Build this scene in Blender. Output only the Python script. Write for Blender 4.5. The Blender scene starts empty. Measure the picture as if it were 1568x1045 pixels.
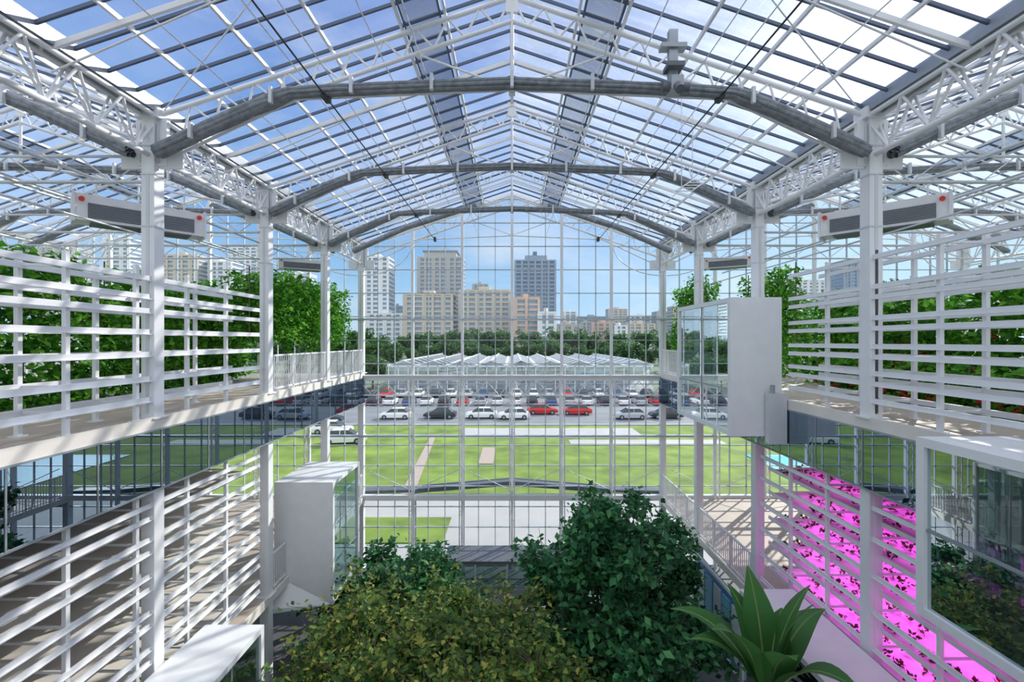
import bpy, math, random
import numpy as np
from mathutils import Vector, Matrix
random.seed(3); rng=np.random.default_rng(3)
C=10.5
scene=bpy.context.scene

# ------------------------------------------------------------------ builder
class MB:
    def __init__(s): s.v=[];s.f=[];s.m=[];s.sm=[]
    def add(s,vs,fs,m=0,smooth=False):
        o=len(s.v); s.v.extend([tuple(p) for p in vs])
        for f in fs: s.f.append([i+o for i in f]); s.m.append(m); s.sm.append(smooth)
    def box(s,x0,x1,y0,y1,z0,z1,m=0):
        if x0>x1:x0,x1=x1,x0
        if y0>y1:y0,y1=y1,y0
        if z0>z1:z0,z1=z1,z0
        s.add([(x0,y0,z0),(x1,y0,z0),(x1,y1,z0),(x0,y1,z0),(x0,y0,z1),(x1,y0,z1),(x1,y1,z1),(x0,y1,z1)],
              [(0,3,2,1),(4,5,6,7),(0,1,5,4),(1,2,6,5),(2,3,7,6),(3,0,4,7)],m)
    def quad(s,a,b,c,d,m=0): s.add([a,b,c,d],[(0,1,2,3)],m)
    def ngon(s,pts,m=0): s.add(pts,[tuple(range(len(pts)))],m)
    def beam(s,a,b,w,h,m=0):
        a=Vector(a);b=Vector(b);d=(b-a).normalized()
        up=Vector((0,0,1)) if abs(d.z)<.95 else Vector((0,1,0))
        x=d.cross(up).normalized(); u=x.cross(d).normalized()
        x=x*w/2;u=u*h/2
        s.add([a-x-u,a+x-u,a+x+u,a-x+u,b-x-u,b+x-u,b+x+u,b-x+u],
              [(0,3,2,1),(4,5,6,7),(0,1,5,4),(1,2,6,5),(2,3,7,6),(3,0,4,7)],m)
    def tube(s,a,b,r,n=7,m=0,r2=None,cap=False):
        a=Vector(a);b=Vector(b);d=(b-a).normalized(); r2=r if r2 is None else r2
        up=Vector((0,0,1)) if abs(d.z)<.95 else Vector((0,1,0))
        x=d.cross(up).normalized(); u=x.cross(d).normalized()
        vs=[]
        for P,R in((a,r),(b,r2)):
            for i in range(n):
                t=2*math.pi*i/n; vs.append(P+x*math.cos(t)*R+u*math.sin(t)*R)
        s.add(vs,[(i,(i+1)%n,n+(i+1)%n,n+i) for i in range(n)],m,True)
        if cap:
            s.add(vs,[tuple(range(n-1,-1,-1)),tuple(range(n,2*n))],m)
    def path(s,pts,r,n=7,m=0,rs=None):
        for i in range(len(pts)-1):
            s.tube(pts[i],pts[i+1],rs[i] if rs else r,n,m,rs[i+1] if rs else r)
    def leaves(s,P,size,m=0,droop=0.25,wid=.32):
        n=len(P)
        if n==0:return
        d=rng.normal(size=(n,3)); d[:,2]=d[:,2]*.6-droop; d/=np.linalg.norm(d,axis=1)[:,None]
        q=rng.normal(size=(n,3))*.5; q[:,2]+=1.0
        sd=np.cross(d,q); sd/=np.linalg.norm(sd,axis=1)[:,None]+1e-9
        nn=np.cross(sd,d)
        S=(size*rng.uniform(.6,1.3,n))[:,None]
        V=np.stack([P,P+d*.45*S+sd*wid*S+nn*.08*S,P+d*S,P+d*.45*S-sd*wid*S+nn*.08*S],1).reshape(-1,3)
        o=len(s.v); s.v.extend(map(tuple,V.tolist()))
        for i in range(n):
            k=o+4*i
            s.f.append([k,k+1,k+2,k+3]); s.m.append(m); s.sm.append(False)
    def obj(s,name,mats,loc=(0,0,0),off=C,parent=None):
        me=s.mesh(name,mats)
        return place(name,me,(loc[0],loc[1],loc[2]+off),parent=parent)
    def mesh(s,name,mats):
        me=bpy.data.meshes.new(name)
        me.from_pydata(s.v,[],s.f)
        for m in mats: me.materials.append(m)
        me.polygons.foreach_set('material_index',s.m)
        me.polygons.foreach_set('use_smooth',s.sm)
        me.update()
        return me
def place(name,me,loc,rz=0,sc=1,parent=None):
    ob=bpy.data.objects.new(name,me); scene.collection.objects.link(ob)
    ob.location=loc; ob.rotation_euler=(0,0,rz)
    ob.scale=(sc,sc,sc) if not isinstance(sc,tuple) else sc
    if parent: ob.parent=parent
    return ob
def blob(c,r,n,shell=.6):
    d=rng.normal(size=(n,3)); d/=np.linalg.norm(d,axis=1)[:,None]
    rr=(shell+(1-shell)*rng.random(n)**.5)[:,None]
    return np.array(c)+d*rr*np.array(r)

# ------------------------------------------------------------------ materials
def nt(name):
    m=bpy.data.materials.new(name); m.use_nodes=True
    n=m.node_tree; n.nodes.clear(); o=n.nodes.new('ShaderNodeOutputMaterial'); return m,n,o
def pbr(name,col,rough=.5,metal=0,var=.06,scale=3,bump=0,emit=None,es=0,spec=.5):
    m,n,o=nt(name); b=n.nodes.new('ShaderNodeBsdfPrincipled'); n.links.new(b.outputs[0],o.inputs[0])
    b.inputs['Roughness'].default_value=rough; b.inputs['Metallic'].default_value=metal
    b.inputs['Specular IOR Level'].default_value=spec
    tc=n.nodes.new('ShaderNodeTexCoord'); no=n.nodes.new('ShaderNodeTexNoise'); no.inputs['Scale'].default_value=scale; no.inputs['Detail'].default_value=5
    n.links.new(tc.outputs['Object'],no.inputs['Vector'])
    r=n.nodes.new('ShaderNodeValToRGB'); r.color_ramp.elements[0].position=.3; r.color_ramp.elements[1].position=.7
    r.color_ramp.elements[0].color=tuple(max(0,c*(1-var)) for c in col)+(1,)
    r.color_ramp.elements[1].color=tuple(min(1,c*(1+var)) for c in col)+(1,)
    n.links.new(no.outputs['Fac'],r.inputs[0]); n.links.new(r.outputs[0],b.inputs['Base Color'])
    if bump:
        bp=n.nodes.new('ShaderNodeBump'); bp.inputs['Strength'].default_value=bump; n.links.new(no.outputs['Fac'],bp.inputs['Height']); n.links.new(bp.outputs[0],b.inputs['Normal'])
    if emit: b.inputs['Emission Color'].default_value=emit+(1,); b.inputs['Emission Strength'].default_value=es
    return m
def glass(name,tint,refl,rough=0.0,haze=0,edge=.5,gcol=(.95,.97,1)):
    """thin pane: transparent + fresnel-like mirror + optional milky scatter"""
    m,n,o=nt(name)
    t=n.nodes.new('ShaderNodeBsdfTransparent'); t.inputs[0].default_value=tint+(1,)
    g=n.nodes.new('ShaderNodeBsdfGlossy'); g.inputs['Roughness'].default_value=rough; g.inputs[0].default_value=gcol+(1,)
    lw=n.nodes.new('ShaderNodeLayerWeight'); lw.inputs[0].default_value=.25
    mr=n.nodes.new('ShaderNodeMapRange'); mr.inputs['To Min'].default_value=refl; mr.inputs['To Max'].default_value=min(1,refl+edge)
    n.links.new(lw.outputs['Fresnel'],mr.inputs[0])
    mx=n.nodes.new('ShaderNodeMixShader'); n.links.new(mr.outputs[0],mx.inputs[0]); n.links.new(t.outputs[0],mx.inputs[1]); n.links.new(g.outputs[0],mx.inputs[2])
    last=mx
    if haze:
        tl=n.nodes.new('ShaderNodeBsdfTranslucent'); tl.inputs[0].default_value=(.85,.88,.93,1)
        no=n.nodes.new('ShaderNodeTexNoise'); no.inputs['Scale'].default_value=.35; no.inputs['Detail'].default_value=4
        tc=n.nodes.new('ShaderNodeTexCoord'); n.links.new(tc.outputs['Object'],no.inputs['Vector'])
        m2=n.nodes.new('ShaderNodeMapRange'); m2.inputs['From Min'].default_value=.3; m2.inputs['From Max'].default_value=.75
        m2.inputs['To Min'].default_value=haze*.5; m2.inputs['To Max'].default_value=haze*1.6
        n.links.new(no.outputs['Fac'],m2.inputs[0])
        mm=n.nodes.new('ShaderNodeMixShader'); n.links.new(m2.outputs[0],mm.inputs[0]); n.links.new(mx.outputs[0],mm.inputs[1]); n.links.new(tl.outputs[0],mm.inputs[2]); last=mm
    n.links.new(last.outputs[0],o.inputs[0]); return m
def leafmat(name,cols,trans=.4):
    m,n,o=nt(name)
    ge=n.nodes.new('ShaderNodeNewGeometry'); r=n.nodes.new('ShaderNodeValToRGB')
    el=r.color_ramp.elements
    while len(el)<len(cols): el.new(.5)
    for i,c in enumerate(cols): el[i].position=i/(len(cols)-1); el[i].color=c+(1,)
    n.links.new(ge.outputs['Random Per Island'],r.inputs[0])
    b=n.nodes.new('ShaderNodeBsdfPrincipled'); b.inputs['Roughness'].default_value=.5; b.inputs['Specular IOR Level'].default_value=.3
    t=n.nodes.new('ShaderNodeBsdfTranslucent'); mx=n.nodes.new('ShaderNodeMixShader'); mx.inputs[0].default_value=trans
    n.links.new(r.outputs[0],b.inputs['Base Color']); n.links.new(r.outputs[0],t.inputs[0])
    n.links.new(b.outputs[0],mx.inputs[1]); n.links.new(t.outputs[0],mx.inputs[2]); n.links.new(mx.outputs[0],o.inputs[0]); return m

WHITE=pbr('white_paint',(.79,.80,.83),.35,var=.03)
WHITE2=pbr('white_aluminium',(.62,.65,.69),.35,.1,var=.05)
MULL=pbr('mullion_grey',(.46,.51,.56),.4,.1,var=.05)
BARD=pbr('glazing_bar_dark',(.07,.10,.17),.5)
GALV=pbr('galvanised_steel',(.34,.37,.41),.4,.4,var=.1)
SCREEN=pbr('folded_shade_cloth',(.23,.25,.28),.85,var=.3,scale=9,bump=.5)
MESHG=glass('vent_insect_mesh',(.28,.32,.38),.02,haze=.08,edge=.1)
TAN=pbr('gallery_deck',(.56,.48,.41),.6,var=.08)
TRAYM=pbr('tray_cream',(.78,.74,.69),.5,var=.04)
DARK=pbr('dark_frame',(.05,.06,.07),.4)
DGREY=pbr('dark_grey_metal',(.13,.14,.16),.4)
BLK=pbr('black_cable',(.02,.02,.025),.5)
RED=pbr('red_light_lens',(.7,.03,.02),.3)
CONC=pbr('grey_floor',(.14,.14,.145),.6,var=.2,scale=1)
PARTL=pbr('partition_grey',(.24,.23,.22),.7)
PARTD=pbr('partition_dark',(.035,.03,.045),.7)  # near-black backing added for the shade between the right racks
ROOFG=glass('roof_glass',(.96,.98,1.0),.02,haze=.16,edge=.12)
WALLG=glass('wall_glass',(.93,.98,.99),.012,edge=.35)
BARRG=glass('smoke_barrier_glass',(.04,.06,.08),.52,edge=.2,gcol=(.32,.40,.50))
BOOTHG=glass('booth_glass',(.60,.74,.73),.13)
BOOTHD=glass('booth_glass_dark',(.16,.22,.24),.28,gcol=(.65,.75,.80))
LEAF_V=leafmat('vine_leaf',[(.03,.12,.015),(.07,.28,.025),(.15,.46,.04),(.30,.64,.08)],.45)
LEAF_Y=leafmat('olive_leaf',[(.04,.10,.03),(.09,.20,.045),(.19,.30,.06),(.52,.50,.12)],.42)
LEAF_D=leafmat('dark_leaf',[(.015,.075,.035),(.03,.14,.05),(.055,.23,.085),(.13,.38,.14)],.38)
LEAF_B=leafmat('banana_leaf_green',[(.06,.20,.05),(.09,.27,.07)])
LEAF_R=leafmat('lettuce_leaf',[(.05,.015,.02),(.16,.03,.03),(.04,.14,.02),(.10,.24,.03)])
LEAF_O=leafmat('street_leaf',[(.04,.11,.04),(.07,.17,.05),(.11,.23,.07)])
FLOW=leafmat('red_flower',[(.5,.02,.03),(.75,.05,.08)])
BARK=pbr('bark',(.15,.12,.09),.9,var=.3,scale=12,bump=.5)

# ------------------------------------------------------------------ layout
W=7.0; EAVE=4.5; RIDGE=6.85
BAY=4.1; Y0=8.87
FR=[Y0+BAY*i for i in range(-3,4)]    # frames
YN,YF=FR[0],FR[-1]
SP=[-14,0,14]
def zr(xl): return EAVE+(1-abs(xl)/W)*(RIDGE-EAVE)

# ------------------------------------------------------------------ columns
mb=MB()
h=.125
mb.box(-h,h,-h,h,-10.5,4.35,0)
for z in (-10.5,-7.25,-1.5): mb.box(-.2,.2,-.2,.2,z+.001,z+.03,0)
for z in (3.2,3.75,2.2): mb.box(-h-.012,h+.012,-h-.012,h+.012,z,z+.03,1)
mb.box(-.03,.03,-h-.01,-h,-1.4,3.2,1)
mb.box(-.22,.22,-.17,.17,4.3,4.5,0)
mb.box(-.3,.3,-.04,.04,3.4,4.3,0)
for s in(-1,1):
    mb.box(s*.16,s*.17,-.1,.1,3.45,4.2,1)
    for z in(-1.1,-.8): 
        mb.tube((s*.05,-h-.02,z),(s*.05,-h,z),.015,6,1,cap=True)
COL=mb.mesh('steel_column',[WHITE,WHITE2])
for X in (-21,-7,7,21):
    for y in FR: place('steel_column',COL,(X,y,C))

# ------------------------------------------------------------------ roof trusses
mb=MB()
for s in(-1,1):
    N=11
    def top(t): x=6.9*(1-t); return Vector((s*x,0,zr(x)-.14))
    def bot(t): x=6.7*(1-t); return Vector((s*x,0,zr(x)-.66+.05*t))
    mb.tube(top(0),top(1),.05,8); mb.tube(bot(0),bot(1),.042,8)
    for i in range(N):
        mb.tube(top(i/N),bot((i+.5)/N),.022,6); mb.tube(bot((i+.5)/N),top((i+1)/N),.022,6)
    mb.tube((s*4.2,0,4.72),(s*4.2,0,zr(4.2)-.6),.025,6)
    mb.tube((s*4.2,0,4.72),(s*2.6,0,zr(2.6)-.6),.02,6)
    mb.tube((0,0,4.92),(s*1.9,0,zr(1.9)-.6),.02,6)
    mb.tube((s*6.8,0,3.5),(s*4.2,0,4.72),.03,6); mb.tube((s*4.2,0,4.72),(0,0,4.9),.03,6)
    mb.box(s*6.85,s*6.4,-.02,.02,3.35,3.75)
mb.tube((0,0,RIDGE-.1),(0,0,4.85),.035,8)
mb.box(-.12,.12,-.03,.03,RIDGE-.45,RIDGE-.05)
mb.box(-.06,.06,-.05,.05,4.8,5.05)
TR=mb.mesh('roof_truss',[WHITE])
for xc in SP:
    for y in FR: place('roof_truss',TR,(xc,y,C))
mb=MB()
for s in(-1,1):
    mb.beam((s*6.95,0,zr(6.95)-.12),(0,0,zr(0)-.12),.05,.09)
    mb.tube((s*6.9,0,zr(6.9)-.5),(s*3,0,zr(3)-.12),.016,6)
RF=mb.mesh('roof_rafter',[WHITE])
for xc in SP:
    for y in FR[:-1]: place('roof_rafter',RF,(xc,y+BAY/2,C))

# folded shade screens
mb=MB()
pl=[(-6.75,3.6),(-6.0,3.95),(-5.0,4.40),(-4.2,4.72),(-3.4,4.77),(-2,4.83),(0,4.9),(2,4.83),(3.4,4.77),(4.2,4.72),(5.0,4.40),(6.0,3.95),(6.75,3.6)]
for k,(dy,dz,r) in enumerate([(0,0,.085),(-.08,.03,.05),(.07,-.03,.06),(.02,.07,.05),(-.04,-.07,.05),(-.09,-.03,.04),(.05,.04,.05)]):
    pts=[];rs=[]
    for i in range(len(pl)-1):
        for t in np.linspace(0,1,4,endpoint=False):
            x=pl[i][0]*(1-t)+pl[i+1][0]*t; z=pl[i][1]*(1-t)+pl[i+1][1]*t
            pts.append((x,dy+random.uniform(-.008,.008),z+dz+random.uniform(-.006,.006)))
            th=1.4 if abs(x)>4.2 else .92
            rs.append(r*th*random.uniform(.95,1.05))
    pts.append((pl[-1][0],dy,pl[-1][1]+dz)); rs.append(r)
    mb.path(pts,r,8,0,rs)
for x in np.arange(-6,6.1,1.5):
    z=np.interp(x,[p[0] for p in pl],[p[1] for p in pl])
    mb.box(x-.03,x+.03,-.2,-.13,z-.16,z+.14,1)
SS=mb.mesh('folded_shade_screen',[SCREEN,WHITE2])
for xc in SP:
    for y in FR[:-1]: place('folded_shade_screen',SS,(xc,y-.22,C))
mb=MB()
for s in(-1,1):
    for dy,dz,r in((0,0,.12),(.08,.05,.08),(-.08,-.03,.09)):
        mb.path([(s*6.6,dy,3.75+dz),(s*4.4,dy,4.75+dz),(s*1.5,dy,5.65+dz)],r,8,0)
SG=mb.mesh('folded_shade_screen',[SCREEN])
for xc in SP: place('folded_shade_screen',SG,(xc,YF-2.2,C))

# ------------------------------------------------------------------ gutter girders
def girder(X):
    mb=MB()
    mb.box(X-.13,X+.13,YN-.1,YF+.1,4.42,4.56,1)
    mb.box(X-.17,X-.13,YN-.1,YF+.1,4.42,4.66,1); mb.box(X+.13,X+.17,YN-.1,YF+.1,4.42,4.66,1)
    for sx in(-.11,.11):
        mb.tube((X+sx,YN,4.36),(X+sx,YF,4.36),.045,8); 
    mb.tube((X,YN,3.6),(X,YF,3.6),.055,8)
    n=int(round((YF-YN)/BAY*5)); st=(YF-YN)/n
    for i in range(n):
        y=YN+i*st
        for sx in(-.11,.11):
            mb.tube((X+sx,y,4.36),(X,y+st/2,3.6),.026,6); mb.tube((X,y+st/2,3.6),(X+sx,y+st,4.36),.026,6)
    mb.obj('gutter_girder',[WHITE,GALV])
for X in(-21,-7,7,21): girder(X)

# ------------------------------------------------------------------ roof glazing
for xc in SP:
    mb=MB()
    for s in(-1,1):
        mb.quad((xc+s*6.9,YN,EAVE+.1),(xc+s*6.9,YF,EAVE+.1),(xc,YF,RIDGE+.07),(xc,YN,RIDGE+.07))
    mb.obj('ceiling',[ROOFG])
    mb=MB()
    st=BAY/7
    n=int(round((YF-YN)/st))
    for i in range(n+1):
        y=YN+i*st
        for s in(-1,1):
            mb.beam((xc+s*6.9,y,EAVE+.05),(xc,y,RIDGE+.02),.04,.055,1)
    for s in(-1,1):
        for xl in(1.3,2.15,3.5,4.7,5.9):
            z=zr(xl)-.02; mb.beam((xc+s*xl,YN,z),(xc+s*xl,YF,z),.05,.07,0)
        for xl in (2.6,4.1,5.3):
            z=zr(xl)-.3; mb.tube((xc+s*xl,YN,z),(xc+s*xl,YF,z),.012,5,0)
        for i in (2,4): 
            y=FR[i]
            mb.tube((xc+s*6.8,y,zr(6.8)-.1),(xc+s*.3,y+BAY,zr(.3)-.1),.012,5,0)
            mb.tube((xc+s*.3,y,zr(.3)-.1),(xc+s*6.8,y+BAY,zr(6.8)-.1),.012,5,0)
        a,b=1.4,2.08
        mb.quad((xc+s*a,YN,zr(a)+.02),(xc+s*b,YN,zr(b)+.02),(xc+s*b,YF,zr(b)+.02),(xc+s*a,YF,zr(a)+.02),2)
        for xx in(a,b): mb.beam((xc+s*xx,YN,zr(xx)+.0),(xc+s*xx,YF,zr(xx)+.0),.035,.06,1)
    mb.beam((xc,YN,RIDGE-.02),(xc,YF,RIDGE-.02),.09,.12,0)
    for xl in(-3.4,-1.6,1.6,3.4):
        mb.tube((xc+xl,YN,4.95),(xc+xl,YF,4.95),.01,5,0)
    mb.obj('trim_1',[WHITE,BARD,MESHG])

mb=MB()
for X in(-3.55,3.97):
    mb.tube((X,YN,4.66),(X,YF,4.66),.016,6,0)
    for y in FR: mb.box(X-.05,X+.05,y-.3,y-.05,4.6,4.78,0)
mb.obj('screen_drive_cable',[BLK])

# ------------------------------------------------------------------ end walls
def endwall(name,y,fine=True):
    mb=MB()
    for xc in SP:
        mb.ngon([(xc-7,y,-10.5),(xc+7,y,-10.5),(xc+7,y,EAVE),(xc,y,RIDGE),(xc-7,y,EAVE)],2)
        big=[-4.6,-2.3,0,2.3,4.6]
        for x in big:
            mb.box(xc+x-.06,xc+x+.06,y-.16,y-.02,-10.5,zr(x)-.1,0)
            for sx in(-.11,.11): mb.box(xc+x+sx-.025,xc+x+sx+.025,y-.34,y-.29,-10.5,-1.8,0)
            if fine:
                z=-10.3
                while z<-2.2:
                    mb.tube((xc+x-.11,y-.31,z),(xc+x+.11,y-.31,z+.4),.012,4,0); mb.tube((xc+x+.11,y-.31,z+.4),(xc+x-.11,y-.31,z+.8),.012,4,0); z+=.8
        if fine:
            for i in range(1,18):
                x=-7+14*i/18
                if min(abs(x-b) for b in big)<.12: continue
                mb.box(xc+x-.016,xc+x+.016,y-.05,y+.03,-10.5,zr(x)-.1,1)
        z=-10.5+.9
        while z<RIDGE-.2:
            hw=7 if z<EAVE else 7*(1-(z-EAVE)/(RIDGE-EAVE))
            mb.box(xc-hw,xc+hw,y-.05,y+.03,z-.018,z+.018,1); z+=1.09 if z>-1.7 else .95
        for z,t in((-1.7,.13),(-7.25,.12),(1.0,.04),(-4.4,.04)):
            mb.box(xc-7,xc+7,y-.2,y+.02,z-t,z+t,0 if t>.05 else 1)
        mb.box(xc-7,xc+7,y-.3,y-.2,-1.62,-1.58,0)
        for i in range(12):
            x=xc-7+14*i/12
            mb.tube((x,y-.25,-1.85),(x+.58,y-.25,-2.5),.018,5,0); mb.tube((x+.58,y-.25,-2.5),(x+1.167,y-.25,-1.85),.018,5,0)
        mb.tube((xc-7,y-.25,-2.5),(xc+7,y-.25,-2.5),.03,6,0)
        for x in(-4.6,0,4.6):
            for s in(-1,1): mb.tube((xc+x,y-.2,-6.9),(xc+x+s*2.2,y-.2,-5.9),.02,5,0)
        for s in(-1,1):
            mb.beam((xc+s*7,y,EAVE),(xc,y,RIDGE),.12,.14,0)
            pts=[(xc+s*(6.9-2.3*math.sin(t)),y-.3,3.0+1.5*(1-math.cos(t))) for t in np.linspace(0,math.pi/2,8)]
            mb.path(pts,.025,6,0)
    mb.obj(name,[WHITE,MULL,WALLG])
endwall('wall_back',YF)
endwall('wall_front',YN,False)
def sidewall(name,X):
    mb=MB()
    mb.quad((X,YN,-10.5),(X,YF,-10.5),(X,YF,EAVE),(X,YN,EAVE),1)
    y=YN
    while y<YF: mb.box(X-.04,X+.04,y-.03,y+.03,-10.5,EAVE,0); y+=BAY/3
    for z in np.arange(-9.5,4.4,1.3): mb.box(X-.03,X+.03,YN,YF,z-.02,z+.02,0)
    mb.obj(name,[WHITE2,WALLG])
sidewall('wall_left',-21.15); sidewall('wall_right',21.15)

# low gabled canopy outside the end wall
mb=MB()
y=YF+.15
for s in(-1,1):
    for yy in(y,y+.5):
        mb.beam((s*4.7,yy,-7.04),(0,yy,-6.66),.1,.2,0)
    mb.quad((s*4.7,y,-6.97),(s*4.7,y+.5,-6.97),(0,y+.5,-6.58),(0,y,-6.58),0)
    mb.beam((s*4.7,y+.25,-7.04),(s*7,y+.25,-7.10),.5,.14,0)
mb.box(-7,7,y,y+.12,-7.34,-7.2,1)
for x in(-4.6,-2.3,0,2.3,4.6): mb.tube((x,y+.4,-10.5),(x,y+.4,-7.1),.04,6,1)
mb.obj('entrance_canopy',[DGREY,GALV])
mb=MB()
mb.box(-2.9,2.4,19.3,YF-.35,-9.5,-9.36,0)
mb.box(-2.85,2.35,19.36,19.4,-10.45,-9.5,1)
for x in(-2.9,-1.6,-.25,1.1,2.34): mb.box(x,x+.07,19.3,19.42,-10.5,-9.5,2)
mb.box(-2.88,-2.84,19.4,YF-.35,-10.45,-9.5,1); mb.box(2.34,2.38,19.4,YF-.35,-10.45,-9.5,1)
mb.obj('entrance_vestibule',[DGREY,BOOTHG,WHITE2])

# ------------------------------------------------------------------ floors
mb=MB(); mb.box(-21,21,YN,YF,-10.7,-10.5); mb.obj('floor',[CONC])
for s in(-1,1):
    for zt,nm in((-1.5,'gallery_floor'),(-7.25,'gallery_floor')):
        mb=MB()
        mb.box(s*6.9,s*21,YN,YF,zt-.16,zt,0)
        mb.box(s*6.84,s*6.9,YN,YF,zt-.2,zt+.04,1)
        for y in FR: mb.box(s*7.2,s*20.9,y-.08,y+.08,zt-.45,zt-.16,2)
        mb.obj(nm,[TAN,TRAYM,WHITE2])
    mb=MB()
    mb.quad((s*6.83,YN,-2.85),(s*6.83,YF,-2.85),(s*6.83,YF,-1.72),(s*6.83,YN,-1.72),0)
    mb.box(s*6.81,s*6.86,YN,YF,-2.88,-2.85,1); mb.box(s*6.81,s*6.86,YN,YF,-1.72,-1.69,1)
    y=YN
    while y<YF: mb.box(s*6.82,s*6.85,y-.012,y+.012,-2.85,-1.7,1); y+=BAY/3
    mb.obj('glass_smoke_barrier',[BARRG,GALV])
    mb=MB()
    mb.box(s*9.6,s*9.7,YN,12.8,-7.25,-1.98,0)
    y=YN
    while y<12.8: mb.box(s*9.55,s*9.6,y,y+.06,-7.25,-1.98,1); y+=BAY/3
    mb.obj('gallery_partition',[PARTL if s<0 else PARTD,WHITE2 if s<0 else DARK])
mb=MB(); mb.box(-6.8,6.8,YN+.3,-.6,-1.7,-1.5,0)
for x in np.arange(-6.8,6.81,1.7): mb.tube((x,-.65,-1.5),(x,-.65,-.5),.02,6,1)
mb.tube((-6.8,-.65,-.5),(6.8,-.65,-.5),.025,6,1)
mb.obj('viewing_bridge',[TAN,WHITE])

# ------------------------------------------------------------------ railings
def railing(X,y0,y1,zb):
    mb=MB()
    for z in(zb+1.08,zb+.12): mb.box(X-.025,X+.025,y0,y1,z-.025,z+.025)
    n=int((y1-y0)/.12)
    for i in range(n+1):
        y=y0+(y1-y0)*i/n
        t=.025 if i%10==0 else .012
        mb.box(X-t,X+t,y-t,y+t,zb,zb+1.08)
    mb.obj('balcony_railing',[WHITE])
railing(-6.93,13.15,16.9,-1.5); railing(-6.93,17.25,YF-.2,-1.5)
railing(6.93,15.4,YF-.2,-1.5)
railing(-6.93,13.15,13.9,-7.25); railing(-6.93,16.6,YF-.2,-7.25)
railing(6.93,13.2,YF-.2,-7.25)

# ------------------------------------------------------------------ racks
def rack(s,y0,y1,zs,zb,zt,trays=None,posts=1.33,yoff=0,rw=.045,tw=7.95):
    mb=MB()
    for X in (7.0,tw-.2):
        y=y0+yoff
        while y<=y1+.01:
            mb.box(s*(X-.035),s*(X+.035),y-.035,y+.035,zb,zt,0)
            mb.box(s*(X-.08),s*(X+.08),y-.08,y+.08,zb,zb+.02,0)
            y+=posts
        for z in zs:
            mb.box(s*(X-.075),s*(X-.035),y0-.1,y1+.1,z-rw,z+rw,0)
            mb.box(s*(X-.10),s*(X-.035),y0-.1,y1+.1,z-rw-.012,z-rw,0)
    y=y0+yoff
    while y<=y1+.01:
        for z in zs: mb.box(s*6.97,s*(tw-.17),y-.015,y+.015,z-.02,z+.02,0)
        y+=posts
    if trays:
        for z in trays:
            mb.box(s*7.1,s*tw,y0,y1,z-.02,z,1); mb.box(s*7.1,s*7.13,y0,y1,z,z+.07,0); mb.box(s*(tw-.03),s*tw,y0,y1,z,z+.07,0)
    return mb
up=[1.2,.85,.58,.18,-.25,-.72,-1.12]
rack(-1,1.8,12.4,up,-1.5,1.42,yoff=.02).obj('planter_rack',[WHITE,TRAYM])
lows=[-3.15,-3.4,-3.8,-4.05,-4.5,-4.75,-5.2,-5.45,-5.9,-6.15,-6.6,-6.85]
lt=[-3.55,-4.2,-4.9,-5.6,-6.3,-6.95]
rack(-1,1.8,12.4,lows,-7.25,-2.95,trays=lt,yoff=.02,rw=.035,tw=8.7).obj('planter_rack',[WHITE,TRAYM])
rack(1,1.8,11.3,[1.62,1.05,.85,.45,.25,-.1,-.3,-.62,-.82,-1.15],-1.5,1.75,yoff=.32,rw=.04).obj('planter_rack',[WHITE,TRAYM])
PINKT=pbr('grow_tray_led_tint',(.78,.66,.78),.5,var=.2,scale=2.5)  # white trays with the LED pink tinted into their colour
grow=bpy.data.objects.new('led_grow_rack',None); scene.collection.objects.link(grow)
rack(1,1.8,12.6,[-3.2,-3.8,-4.5,-5.2,-5.9,-6.6],-7.25,-2.95,trays=lt,yoff=.32,rw=.035,tw=8.7).obj('rack_frame',[WHITE,PINKT],parent=grow)
mb=MB()
LEDM=pbr('led_magenta',(.8,.1,.6),.4,emit=(1,.06,.8),es=2.5)
for z in [-2.98]+lt[:-1]:
    for X in(7.7,8.3):
        mb.box(X-.03,X+.03,2,12.5,z-.12,z-.08,1); mb.box(X-.02,X+.02,2,12.5,z-.125,z-.12,0)
mb.obj('led_bars',[LEDM,WHITE2],parent=grow)
for k,z in enumerate([-2.98]+lt[:-1]):
    L=bpy.data.lights.new('grow_lamp','AREA'); L.shape='RECTANGLE'; L.size=.7; L.size_y=10; L.energy=(24,34,48,60,68,68)[k]; L.color=(1,.12,.88); L.spread=math.radians(120)
    lo=bpy.data.objects.new('grow_lamp',L); scene.collection.objects.link(lo); lo.location=(8.0,7.2,C+z-.14); lo.parent=grow
mb=MB()
for z in lt:
    for X in(7.35,7.85,8.4):
        for y in np.arange(2.2,12.4,.36):
            if random.random()<.12: continue
            g=random.uniform(.07,.13)
            P=blob((X+random.uniform(-.05,.05),y+random.uniform(-.06,.06),z+.1),(g,g,g*.9),16,.2); mb.leaves(P,.10,0,-.4)
mb.obj('lettuce_plants',[LEAF_R],parent=grow)

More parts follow.
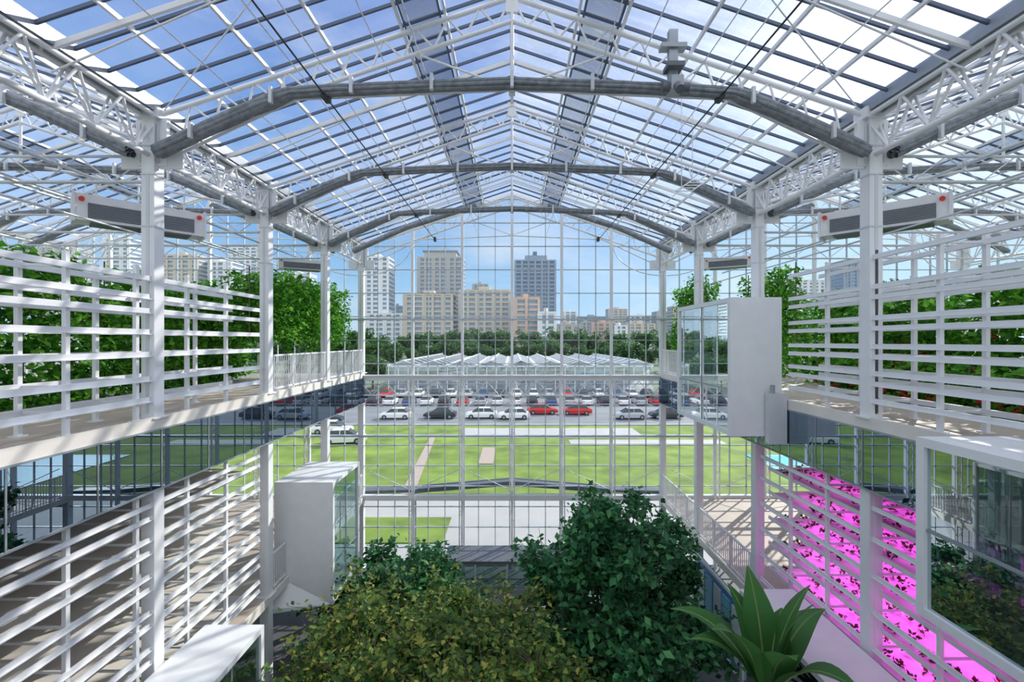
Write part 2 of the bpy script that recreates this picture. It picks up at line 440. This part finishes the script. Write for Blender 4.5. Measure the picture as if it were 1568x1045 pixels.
# ------------------------------------------------------------------ booths
def booth(s,y0,y1,z0,z1,xin=5.5,xout=6.8,solid_front=True,wedge=False,g=None):
    mb=MB(); t=.12
    X0,X1=s*xin,s*xout
    mb.box(X0,X1,y0,y1,z1-t,z1,0); mb.box(X0,X1,y0,y1,z0,z0+t,0)
    if solid_front:
        mb.box(X0-s*.005,X1,y0-.03,y0+.1,z0-.005,z1+.005,0)
    else:
        mb.box(X0,X0+s*t,y0,y0+t,z0+t,z1-t,0); mb.box(X1-s*t,X1,y0,y0+t,z0+t,z1-t,0)
        mb.quad((X0,y0+.05,z0+t),(X1,y0+.05,z0+t),(X1,y0+.05,z1-t),(X0,y0+.05,z1-t),1)
    mb.box(X0,X0+s*t,y1-t,y1,z0+t,z1-t,0); mb.box(X1-s*t,X1,y1-t,y1,z0+t,z1-t,0)
    xs=X0+s*.05
    mb.quad((xs,y0+.1,z0+t),(xs,y1-t,z0+t),(xs,y1-t,z1-t),(xs,y0+.1,z1-t),1)
    mb.quad((X0,y1-.05,z0+t),(X1,y1-.05,z0+t),(X1,y1-.05,z1-t),(X0,y1-.05,z1-t),1)
    ym=(y0+y1)/2
    mb.box(xs-.015,xs+.015,ym-.015,ym+.015,z0+t,z1-t,2)
    mb.box(xs-.02,xs+.02,y0+.1,y1,z0+1.15,z0+1.19,2)
    if wedge:
        mb.add([(X1,y0-.55,z0),(X0,y0-.04,z0),(X1,y0-.04,z0+.9),(X1,y0-.55,z0+.15),(X0,y0-.04,z0+.02)],[(0,1,4,3),(3,4,2),(0,3,2),(0,2,4,1)],0)
    mb.obj('glass_booth',[WHITE,g or BOOTHG,GALV])
booth(-1,14.0,16.4,-8.1,-4.35,xout=7.3,wedge=True)
booth(-1,7.9,10.1,-9.4,-6.3)
booth(1,11.5,15.15,-2.4,1.1)
booth(1,2.6,6.2,-3.7,-1.3,solid_front=False,g=BOOTHD)
booth(1,7.7,11.0,-9.3,-6.0,solid_front=False,g=BOOTHD)
mb=MB(); mb.box(6.35,6.8,11.25,11.42,-2.55,-1.3,0); mb.tube((6.5,11.35,-1.3),(6.5,11.35,-1.1),.05,8,1); mb.obj('service_box',[WHITE2,GALV])

# ------------------------------------------------------------------ fan-coil units
def unit():
    mb=MB()
    mb.box(-1.15,1.15,-.3,.3,-.28,.28,0)
    mb.box(-.95,.95,-.32,-.3,-.22,.1,1)
    for i in range(8): mb.box(-.95,.95,-.335,-.32,-.2+i*.04,-.19+i*.04,3)
    mb.box(-1.2,-1.15,-.33,.33,-.32,.32,0); mb.box(1.15,1.2,-.33,.33,-.32,.32,0)
    mb.box(-.9,.9,-.28,.28,-.31,-.28,1)
    for x in(-.8,.8): mb.tube((x,0,.28),(x,0,.75),.02,6,0); mb.box(x-.1,x+.1,-.1,.1,.28,.34,0)
    for x in(-1.05,1.05): mb.tube((x,-.3,.16),(x,-.37,.16),.05,10,2,cap=True)
    mb.tube((-1.6,0,.75),(1.6,0,.75),.03,6,0)
    return mb.mesh('air_handling_unit',[WHITE,DGREY,RED,GALV])
U=unit()
place('air_handling_unit',U,(-8.2,10.1,C+2.72),rz=.8,sc=.95)
place('air_handling_unit',U,(8.2,10.1,C+2.72),rz=-.8,sc=.95)
place('air_handling_unit',U,(-8.3,18,C+3.0),rz=.5,sc=.7)
place('air_handling_unit',U,(8.3,17.5,C+3.0),rz=-.5,sc=.7)
mb=MB()
mb.box(2.87,3.03,8.3,8.42,4.75,5.7,1); mb.box(2.72,3.18,8.25,8.45,5.35,5.43,1); mb.box(2.8,3.1,8.15,8.45,4.95,5.03,2)
mb.box(2.84,3.06,8.1,8.4,4.5,4.75,1); mb.tube((2.72,8.25,4.6),(3.2,8.25,4.6),.09,12,2,cap=True); mb.tube((2.95,8.1,4.55),(2.95,7.98,4.42),.08,12,2,cap=True)
mb.obj('screen_motor',[WHITE,GALV,DGREY])
mb=MB()
for dx in(0,.35): mb.tube((3.6+dx,10,3.3),(4.2+dx,10.6,3.75),.015,5)
for t in np.linspace(0,1,5): mb.tube((3.6+.6*t,10+.6*t,3.3+.45*t),(3.95+.6*t,10+.6*t,3.3+.45*t),.012,5)
mb.tube((4.2,10.6,3.75),(4.2,10.6,5.3),.01,5); mb.tube((3.8,10.2,3.45),(3.8,10.2,5.45),.01,5)
mb.obj('service_ladder',[WHITE])
mb=MB()
for s in(-1,1):
    for X,z,r in((8.6,3.35,.03),(9.6,3.1,.03),(10.8,3.4,.03),(12.5,3.6,.025),(14,4.6,.03),(8.0,2.3,.02)):
        mb.tube((s*X,YN,z),(s*X,YF-.4,z),r,6)
    for y in FR[:-1]: mb.tube((s*7.2,y,3.1),(s*20.8,y,3.1),.035,7); mb.tube((s*7.2,y,3.6),(s*20.8,y,3.6),.03,7)
    for y in FR[:-1]:
        for i in range(20):
            x=7.1+13.6*i/20; mb.tube((s*x,y,3.1 if i%2 else 3.6),(s*(x+.68),y,3.6 if i%2 else 3.1),.014,5)
mb.obj('aisle_pipework',[WHITE2])

# ------------------------------------------------------------------ vines
def hedge(name,x0,x1,y0,y1,z0,z1,n,size,mat,top=.25,tend=0,fl=0):
    mb=MB()
    P=np.stack([rng.uniform(x0,x1,n),rng.uniform(y0,y1,n),rng.uniform(z0,z1,n)],1)
    keep=P[:,2]<z1-top*(1+np.sin(P[:,1]*2.3)+.6*np.sin(P[:,1]*5.1+P[:,0]*3))
    keep&=(np.sin(P[:,1]*3.7+P[:,2]*2.9)+np.sin(P[:,2]*4.1-P[:,1]*1.3+P[:,0])+rng.normal(size=n)*.8)>-1.6
    mb.leaves(P[keep],size,0,.5)
    for y in np.arange(y0,y1+.01,1.0):
        mb.tube(((x0+x1)/2,y,z0),((x0+x1)/2,y,z1),.02,5,1)
    for k in range(tend):
        x=random.uniform(x0,x1);y=random.uniform(y0,y1);z=z0+random.uniform(.1,1.8);l=random.uniform(.5,1.3)
        m=int(l*60); t=rng.random(m); Q=np.stack([x+rng.normal(size=m)*.07,y+rng.normal(size=m)*.07,z-t*l],1); mb.leaves(Q,size,0,.8)
    if fl:
        side=min(x0,x1,key=abs)
        for k in range(fl):
            c=(side+random.uniform(-.1,.15),random.uniform(y0,y1),random.uniform(z0+.1,(z0+z1)/2)); mb.leaves(blob(c,(.08,.08,.08),7,.3),.12,2)
    mb.obj(name,[mat,BARK,FLOW])
hedge('vine_trellis',-11.2,-10.3,4,17.5,-1.45,2.1,26000,.2,LEAF_V)
hedge('vine_trellis',-9.6,-7.25,14.6,20.6,.1,2.4,19000,.16,LEAF_V,top=.15,tend=70)
hedge('vine_trellis',-18,-11.5,19.0,20.6,-1.45,2.3,7000,.24,LEAF_V)
hedge('vine_trellis',7.25,8.6,18.6,20.7,0,2.7,5000,.16,LEAF_V,tend=30)
hedge('vine_trellis',8.9,9.8,15.0,18,0,2.6,4500,.16,LEAF_V,tend=20)
hedge('vine_trellis',10.6,12.2,4,16.5,-1.45,1.8,17000,.25,LEAF_V,top=.4,fl=60)
hedge('vine_trellis',11,19,18.6,20.6,-1.45,2.0,7000,.24,LEAF_V)
hedge('flowering_shrub_bed',9.2,9.9,5.5,13.5,-1.45,-.35,4500,.22,LEAF_V,top=.15,fl=70)
hedge('indoor_hedge',-20,-10,2,16,-10.4,-8.6,5000,.3,LEAF_D)

# ------------------------------------------------------------------ trees
def tree(name,x,y,ztop,rx,rz,n,size,mat,clumps=34,seed=1,flat=.75):
    random.seed(seed)
    mb=MB(); zc=ztop-rz
    fork=Vector((x,y,zc-rz*.6))
    mb.path([(x+.1,y,-10.5),(x-.05,y+.05,(-10.5+fork.z)/2),fork],.12,8,1,[.17,.14,.12])
    per=n//clumps
    for k in range(clumps):
        a=random.uniform(0,2*math.pi); u=random.uniform(-.45,.95); r=math.sqrt(1-u*u)*random.uniform(.4,1.15)
        c=Vector((x+math.cos(a)*r*rx,y+math.sin(a)*r*rx,zc+u*rz*random.uniform(.4,1.08)))
        mid=(fork+c)/2+Vector((0,0,-.25)); mb.path([fork,mid,c],.03,5,1,[.06,.035,.012])
        R=random.uniform(.35,.9)*rx*.25
        P=blob(c,(R*1.2,R*1.2,R*flat),int(per*.35),.05); mb.leaves(P,size,0)
        for j in range(14):
            d=Vector((random.uniform(-1,1),random.uniform(-1,1),random.uniform(-.25,.9))).normalized()*R*random.uniform(1.3,2.9)
            mb.tube(c,c+d,.012,4,1,.004)
            m=per//22; t=(.35+.65*rng.random(m))[:,None]; mb.leaves(np.array(c)+np.array(d)*t+rng.normal(size=(m,3))*.09,size,0)
    mb.obj(name,[mat,BARK])
tree('olive_tree',-3.0,11.0,-6.75,2.9,1.7,20000,.16,LEAF_Y,48,seed=4,flat=.45)
tree('olive_tree',-.7,10.2,-6.25,2.4,1.8,20000,.15,LEAF_Y,46,seed=15,flat=.45)
tree('ficus_tree',2.75,12.0,-4.4,2.1,3.2,24000,.21,LEAF_D,64,seed=7,flat=.55)
tree('ficus_tree',-4.3,15.5,-7.0,2.2,1.9,11000,.22,LEAF_D,30,seed=9)
tree('ficus_tree',5.0,15.7,-4.9,1.2,2.8,5000,.2,LEAF_D,24,seed=12)
tree('ficus_tree',3.0,9.3,-6.7,1.6,1.9,11000,.18,LEAF_D,30,seed=19)
tree('olive_tree',-3.6,8.3,-7.4,1.5,1.2,7000,.14,LEAF_Y,22,seed=23,flat=.5)
mb=MB(); random.seed(5)
bx,by=4.6,8.2
mb.path([(bx,by,-10.5),(bx+.05,by,-8.3),(bx,by,-6.2)],.12,9,1,[.2,.15,.08])
for k in range(12):
    a=k*2.4+.3; L=random.uniform(1.7,2.5); tilt=random.uniform(.2,.9); base=Vector((bx,by,-6.6))
    d=Vector((math.cos(a),math.sin(a),0)); pr=[];N=14
    p=base.copy()
    for i in range(N+1):
        t=i/N; ang=math.pi/2-tilt*.5-t*t*tilt*1.8
        pr.append(p.copy()); p=p+(d*math.cos(ang)+Vector((0,0,1))*math.sin(ang))*L/N
    side=Vector((-d.y,d.x,0)); vs=[]
    for i,q in enumerate(pr):
        t=i/N; w=.32*max(0,math.sin(math.pi*min(1,max(0,(t-.12)/.88))**.8))+.012
        vs+= [q-side*w+Vector((0,0,.25*w)),q,q+side*w+Vector((0,0,.25*w))]
    fs=[]
    for i in range(N):
        o=i*3; fs+=[(o,o+1,o+4,o+3),(o+1,o+2,o+5,o+4)]
    mb.add(vs,fs,0,True); mb.path(pr,.02,5,1,[.03*(1-i/(N+1))+.004 for i in range(N+1)])
mb.obj('banana_plant',[LEAF_B,pbr('banana_stem',(.2,.3,.1),.6)])
mb=MB()
for k in range(60):
    x=random.uniform(-5.5,5.5);y=random.uniform(6,18); P=blob((x,y,-10.1),(.6,.6,.5),90,.3); mb.leaves(P,.2,0)
mb.obj('groundcover_shrubs',[LEAF_D])
mb=MB(); mb.box(6.7,6.78,12.6,16.5,-9.9,-7.7,0); 
for i in range(6): mb.box(6.66,6.7,12.7+i*.62,13.2+i*.62,-9.6,-8.0,1+i%2)
mb.box(6.64,6.7,12.55,16.55,-7.75,-7.65,3);mb.box(6.64,6.7,12.55,16.55,-9.95,-9.85,3)
mb.obj('display_board',[pbr('board_blue',(.05,.25,.55),.4),pbr('board_cyan',(.15,.5,.7),.4),pbr('board_pale',(.6,.7,.75),.4),WHITE])

# ------------------------------------------------------------------ exterior ground
LAWN=pbr('lawn_grass',(.17,.25,.04),.9,var=.35,scale=.5)
PAVE=pbr('pale_paving',(.44,.43,.42),.7,var=.08,scale=.5)
PATH=pbr('pink_paving',(.42,.34,.29),.8)
ASPH=pbr('asphalt',(.21,.22,.24),.8,var=.15,scale=.3)
EARTH=pbr('city_ground',(.16,.2,.13),.9,var=.3,scale=.02)
LINE=pbr('road_paint',(.75,.75,.73),.6)
TURQ=pbr('reflection_turquoise',(.02,.48,.62),.3,var=.1)
mb=MB(); mb.box(-1500,1500,-400,2500,-10.95,-10.75); mb.obj('city_ground',[EARTH])
mb=MB(); mb.box(-60,60,YF+.2,56.8,-10.74,-10.56); mb.obj('lawn',[LAWN])
mb=MB()
mb.box(-60,60,YF+.2,30,-10.58,-10.52,0)
mb.box(-5.8,14.5,49.5,55,-10.58,-10.52,0); mb.box(6,22,46.5,48.5,-10.58,-10.525,0)
mb.add([(-7.6,30,-10.52),(-6.6,30,-10.52),(-8.4,50,-10.52),(-9.0,50,-10.52)],[(0,1,2,3)],1)
mb.add([(-2.9,39,-10.52),(-1.6,39,-10.52),(-1.6,45,-10.52),(-2.9,45,-10.52)],[(0,1,2,3)],1)
mb.obj('garden_path',[PAVE,PATH])
mb=MB(); mb.box(-9.5,-3.6,23.6,27.0,-10.52,-10.46,0); mb.obj('grass_bed',[LAWN])
mb=MB(); mb.box(21.5,34,32,42,-10.56,-10.50,0)
for a in (21.8,27.9,33.6): mb.box(a,a+.1,32.3,41.7,-10.5,-10.495,1)
for a in (32.3,41.6): mb.box(21.8,33.7,a,a+.1,-10.5,-10.495,1)
mb.obj('turquoise_reflection_slab',[TURQ,LINE])  # added slab, placed so the left barrier glass mirrors turquoise
mb=MB(); mb.box(-90,90,57.1,94,-10.74,-10.55,0)
for i in range(60): mb.box(-80+i*2.7,-79.88+i*2.7,73,79,-10.55,-10.54,1)
mb.box(-90,90,56.8,57.1,-10.74,-10.42,1)
mb.obj('parking_lot',[ASPH,LINE])

def car(col,nm):
    mb=MB()
    prof=[(-2.2,.35,.75,.80),(-2.1,.28,.9,.84),(-1.3,.25,.98,.88),(0,.25,.98,.9),(1.1,.25,.93,.88),(1.9,.28,.8,.82),(2.2,.35,.62,.72)]
    vs=[]
    for x,z0,z1,w in prof: vs+=[(x,-w,z0),(x,-w,z0+(z1-z0)*.6),(x,-w*.9,z1),(x,w*.9,z1),(x,w,z0+(z1-z0)*.6),(x,w,z0)]
    fs=[]
    for i in range(len(prof)-1):
        for j in range(6): fs.append((i*6+j,i*6+(j+1)%6,i*6+6+(j+1)%6,i*6+6+j))
    fs+= [tuple(range(5,-1,-1)),tuple(range(36,42))]
    mb.add(vs,fs,0,False)
    b=[(-1.75,.95),(1.2,.93)];t=[(-1.2,1.42),(.45,1.42)]
    w0,w1=.8,.6
    V=[(b[0][0],-w0,b[0][1]),(b[1][0],-w0,b[1][1]),(b[1][0],w0,b[1][1]),(b[0][0],w0,b[0][1]),(t[0][0],-w1,1.42),(t[1][0],-w1,1.42),(t[1][0],w1,1.42),(t[0][0],w1,1.42)]
    mb.add(V,[(0,1,5,4),(1,2,6,5),(2,3,7,6),(3,0,4,7)],1); mb.add(V,[(4,5,6,7)],0)
    mb.box(-1.15,.42,-.6,.6,1.42,1.46,0)
    for x in(-.35,): 
        for s in(-1,1): mb.beam((x,s*.81,.95),(x,s*.61,1.43),.07,.03,0)
    for x in(-1.4,1.35):
        for s in(-1,1): mb.tube((x,s*.9,.32),(x,s*.68,.32),.32,14,2,cap=True); mb.tube((x,s*.91,.32),(x,s*.89,.32),.18,10,3,cap=True)
    for s in(-1,1): mb.box(2.12,2.2,s*.45,s*.7,.55,.68,3); mb.box(-2.22,-2.12,s*.5,s*.78,.62,.75,4)
    return mb.mesh(nm,[pbr('car_paint_'+nm,col,.25,.1,var=.01),DARK,BLK,GALV,RED])
cols={'w':car((.85,.85,.85),'w'),'k':car((.03,.035,.05),'k'),'r':car((.6,.03,.03),'r'),'b':car((.06,.12,.28),'b'),'s':car((.45,.47,.5),'s')}
zc=C-10.55
def putcar(k,x,y,rz): place('car',cols[k],(x,y,zc),rz=rz)
for k,x in zip('wkwwrrsk',(-15.8,-9.8,-4.2,.2,4.4,9.2,16,21)): putcar(k,x,62+random.uniform(-.6,.6)+(4 if k=='r' else 0),random.choice([0,math.pi])+random.uniform(-.06,.06))
ks='wskwbwkrswwkbswkwsrk'
for i in range(20): putcar(ks[i],-29+i*2.95+random.uniform(-.15,.15),76,math.pi/2)
for i in range(18): putcar(ks[-i-1],-27+i*3.1+random.uniform(-.15,.15),86,-math.pi/2)
putcar('w',-17.3,47,.2); putcar('w',-20.5,52,.1); putcar('k',-24,58.6,.1); putcar('s',-29,60,0)

mb=MB()
HG=glass('hall_glass',(.5,.6,.68),.3,haze=.4)
for k in range(9):
    x0=-26+k*6.2; x1=x0+6.2; xm=(x0+x1)/2
    for s,xa in((-1,x0),(1,x1)): mb.quad((xa,96,-5.2),(xa,150,-5.2),(xm,150,-4.2),(xm,96,-4.2),1)
    mb.ngon([(x0,96,-10.7),(x1,96,-10.7),(x1,96,-5.2),(xm,96,-4.2),(x0,96,-5.2)],1)
    for yy in np.arange(96,150,5.4):
        mb.beam((x0,yy,-5.15),(xm,yy,-4.1),.2,.2,0); mb.beam((x1,yy,-5.15),(xm,yy,-4.1),.2,.2,0)
    mb.beam((xm,96,-4.1),(xm,150,-4.1),.35,.2,0); mb.beam((x0,96,-5.1),(x0,150,-5.1),.7,.3,0)
    for j in range(3): mb.box(x0+j*2.07-.08,x0+j*2.07+.08,95.8,96,-10.7,-5.1,0)
    mb.box(x0,x1,95.8,96,-5.45,-5.2,0); mb.box(x0,x1,95.8,96,-8.1,-8.0,0)
mb.box(-25,29,97,149,-10.7,-10.3,2)
mb.obj('greenhouse_hall',[WHITE,HG,CONC])

mb=MB(); random.seed(2)
mb.path([(0,0,0),(0,.1,2.5),(0,0,4)],.2,7,1,[.25,.2,.15])
for k in range(16):
    a=random.uniform(0,6.28);r=random.uniform(.4,2.3);c=(math.cos(a)*r,math.sin(a)*r,random.uniform(3.6,7.4)); P=blob(c,(1.3,1.3,1.0),75,.5); mb.leaves(P,.75,0)
    mb.tube((0,0,3),c,.06,4,1,.02)
ST=mb.mesh('street_tree',[LEAF_O,BARK])
for i in range(50):
    place('street_tree',ST,(-105+i*4.4+random.uniform(-1.5,1.5),158+random.uniform(-4,10),C-10.75),rz=random.uniform(0,6),sc=random.uniform(1.0,1.5))
for i in range(40):
    place('street_tree',ST,(-150+i*7.5+random.uniform(-2,2),215+random.uniform(-12,12),C-10.75),rz=random.uniform(0,6),sc=random.uniform(1.4,2.1))
for i in range(8):
    for s in(-1,1): place('street_tree',ST,(s*(66+random.uniform(-2,3)),-2+i*7.2,C-10.75),rz=random.uniform(0,6),sc=random.uniform(1.1,1.4))
for x,y in((-34,98),(-40,99),(35,98),(41,98),(47,100),(-46,98),(-30,98)): place('street_tree',ST,(x,y,C-10.75),sc=.95)

# ------------------------------------------------------------------ city towers
def tower(x0,x1,ytop,d,col,win,style=0,depth=18,name='apartment_tower'):
    s=697/d; X0=(x0-782)/s; X1=(x1-782)/s; H=(522-ytop)/s
    mb=MB(); y0=d;y1=d+depth
    mb.box(X0,X1,y0,y1,-10.8,H,1)
    fl=3.1; z=-10
    while z<H-.5: mb.box(X0-.35,X1+.35,y0-.5,y1,z,z+1.25,0); z+=fl
    n=max(2,int((X1-X0)/5)); 
    for i in range(n+1):
        x=X0+(X1-X0)*i/n; mb.box(x-.8,x+.8,y0-.9,y0,-10.8,H+.3,0)
        if i%2==0 and i<n and style!=2: mb.box(x+.8,x+2.0,y0-.7,y0,-10.8,H,0)
    mb.box(X0-.5,X1+.5,y0-.8,y1+.3,H,H+1.2,0)
    w=X1-X0;cx=(X0+X1)/2
    if style==1:
        mb.box(cx-w*.36,cx+w*.36,y0,y1-2,H+1,H+5,0); mb.box(cx-w*.4,cx+w*.4,y0-1,y1-1,H+5,H+5.8,1)
        mb.add([(cx-w*.3,y0+1,H+5.8),(cx+w*.3,y0+1,H+5.8),(cx+w*.3,y1-2,H+5.8),(cx-w*.3,y1-2,H+5.8),(cx-w*.08,y0+6,H+9.5),(cx+w*.08,y0+6,H+9.5),(cx+w*.08,y1-6,H+9.5),(cx-w*.08,y1-6,H+9.5)],[(0,1,5,4),(1,2,6,5),(2,3,7,6),(3,0,4,7),(4,5,6,7)],1)
    elif style==2:
        mb.box(cx-w*.25,cx+w*.3,y0+2,y1-3,H,H+5,0); mb.box(cx-w*.05,cx+w*.05,y0+2,y1-6,H+5,H+8,1)
    else:
        mb.box(cx-w*.12,cx+w*.1,y0+3,y1-6,H,H+3.5,0)
    mb.obj(name,[col,win])
Wn=pbr('window_band_blue',(.24,.32,.42),.3,var=.2,scale=.4)  # distance haze put into window and facade colours as paler, greyer tones
Wd=pbr('window_band_dark',(.13,.19,.29),.3,var=.2,scale=.4)
B1=pbr('facade_beige',(.56,.50,.43),.8); B2=pbr('facade_slate',(.28,.34,.43),.8); B3=pbr('facade_white',(.72,.73,.74),.8); B4=pbr('facade_pink',(.62,.45,.37),.8); B5=pbr('facade_stone',(.44,.43,.42),.8)
tower(638,706,395,340,B5,Wn,1); tower(787,848,400,350,B2,Wd,2)
tower(556,592,395,320,B3,Wn,0); tower(617,690,452,285,B1,Wn); tower(702,778,446,290,B1,Wn); tower(785,823,458,270,B4,Wn)
tower(823,848,480,262,B3,Wn)
for a,b,t,d,m in((862,880,478,520,B3),(884,925,486,540,B2),(930,958,474,560,B1),(962,1002,484,520,B3),(905,940,495,400,B4),(560,612,482,300,B3),(960,1000,497,380,B1),(850,885,498,380,B1),(940,957,500,370,B3),(706,722,470,400,B3),(595,616,470,420,B2),(888,903,494,460,B5),(1004,1024,478,500,B5),(722,745,436,480,B5),
    (158,196,366,330,B3),(205,236,392,360,B2),(243,300,392,330,B1),(300,352,402,340,B3),(352,392,380,420,B3),(60,110,380,400,B1),(430,470,420,430,B3),(1030,1080,470,420,B1),(1200,1260,430,430,B3),(1290,1330,400,420,B2),(1380,1440,440,430,B1)):
    tower(a,b,t,d,m,Wn)

# ------------------------------------------------------------------ sky and sun
el=math.radians(30); az=math.radians(44)
sd=Vector((math.sin(az)*math.cos(el),math.cos(az)*math.cos(el),math.sin(el)))
w=bpy.data.worlds.new('sky'); scene.world=w; w.use_nodes=True; n=w.node_tree; n.nodes.clear()
def N(t,**k):
    q=n.nodes.new(t)
    for a,b in k.items(): setattr(q,a,b)
    return q
lk=n.links.new
o=N('ShaderNodeOutputWorld'); bg=N('ShaderNodeBackground')
tc=N('ShaderNodeTexCoord'); sp=N('ShaderNodeSeparateXYZ'); lk(tc.outputs['Generated'],sp.inputs[0])
rp=N('ShaderNodeValToRGB'); lk(sp.outputs[2],rp.inputs[0])
cr=rp.color_ramp.elements
while len(cr)<5: cr.new(.5)
for e,(p,c) in zip(cr,((0,(.54,.73,.90)),(.10,(.38,.63,.91)),(.28,(.17,.40,.80)),(.55,(.055,.20,.60)),(1,(.05,.17,.55)))): e.position=p; e.color=c+(1,)
mp=N('ShaderNodeMapping'); mp.inputs['Scale'].default_value=(1,1.4,3); lk(tc.outputs['Generated'],mp.inputs[0])
no=N('ShaderNodeTexNoise'); no.inputs['Scale'].default_value=2.4; no.inputs['Detail'].default_value=7; no.inputs['Roughness'].default_value=.6; lk(mp.outputs[0],no.inputs['Vector'])
mr=N('ShaderNodeMapRange'); mr.inputs['From Min'].default_value=.45; mr.inputs['From Max'].default_value=.78; mr.inputs['To Max'].default_value=.65; lk(no.outputs['Fac'],mr.inputs[0])
mx=N('ShaderNodeMix',data_type='RGBA'); lk(mr.outputs[0],mx.inputs[0]); lk(rp.outputs[0],mx.inputs[6]); mx.inputs[7].default_value=(.82,.87,.94,1)
mb_=N('ShaderNodeMapRange',interpolation_type='SMOOTHSTEP'); mb_.inputs['From Min'].default_value=.05; mb_.inputs['From Max'].default_value=-.6; lk(sp.outputs[1],mb_.inputs[0])  # added bright sky behind the camera, unseen fill for camera-facing faces
mo=N('ShaderNodeMapRange',interpolation_type='SMOOTHSTEP'); mo.inputs['From Min'].default_value=.64; mo.inputs['From Max'].default_value=.85; lk(sp.outputs[2],mo.inputs[0])  # added bright sky overhead, out of view, also fill
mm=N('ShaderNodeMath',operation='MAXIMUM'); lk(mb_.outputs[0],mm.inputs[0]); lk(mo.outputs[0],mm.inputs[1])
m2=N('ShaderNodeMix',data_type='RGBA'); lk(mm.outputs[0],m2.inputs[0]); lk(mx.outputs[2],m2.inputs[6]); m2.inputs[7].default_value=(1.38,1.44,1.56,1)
dt=N('ShaderNodeVectorMath',operation='DOT_PRODUCT'); lk(tc.outputs['Generated'],dt.inputs[0]); dt.inputs[1].default_value=sd
cl=N('ShaderNodeMath',operation='MAXIMUM'); lk(dt.outputs['Value'],cl.inputs[0]); cl.inputs[1].default_value=0
prev=m2.outputs[2]
for pw,st in((5,.42),(60,1.2)):
    p=N('ShaderNodeMath',operation='POWER'); lk(cl.outputs[0],p.inputs[0]); p.inputs[1].default_value=pw
    q=N('ShaderNodeVectorMath',operation='SCALE'); q.inputs[0].default_value=(st,st*.98,st*.95); lk(p.outputs[0],q.inputs['Scale'])
    a=N('ShaderNodeVectorMath',operation='ADD'); lk(prev,a.inputs[0]); lk(q.outputs[0],a.inputs[1]); prev=a.outputs[0]
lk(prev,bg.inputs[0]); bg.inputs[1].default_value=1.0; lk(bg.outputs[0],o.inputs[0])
S=bpy.data.lights.new('sun','SUN'); S.energy=4.9; S.angle=math.radians(.6); S.color=(1,.94,.85)
so=bpy.data.objects.new('sun',S); scene.collection.objects.link(so); so.location=(60,60,60)
so.rotation_euler=sd.to_track_quat('Z','Y').to_euler()
try: scene.view_settings.view_transform='Standard'; scene.view_settings.look='None'
except Exception as e: print(e)

# ------------------------------------------------------------------ camera
cam=bpy.data.cameras.new('camera'); cam.lens=16; cam.sensor_width=36; cam.clip_end=5000
co=bpy.data.objects.new('camera',cam); scene.collection.objects.link(co); co.location=(0,0,C); co.rotation_euler=(math.pi/2,0,0)
scene.camera=co
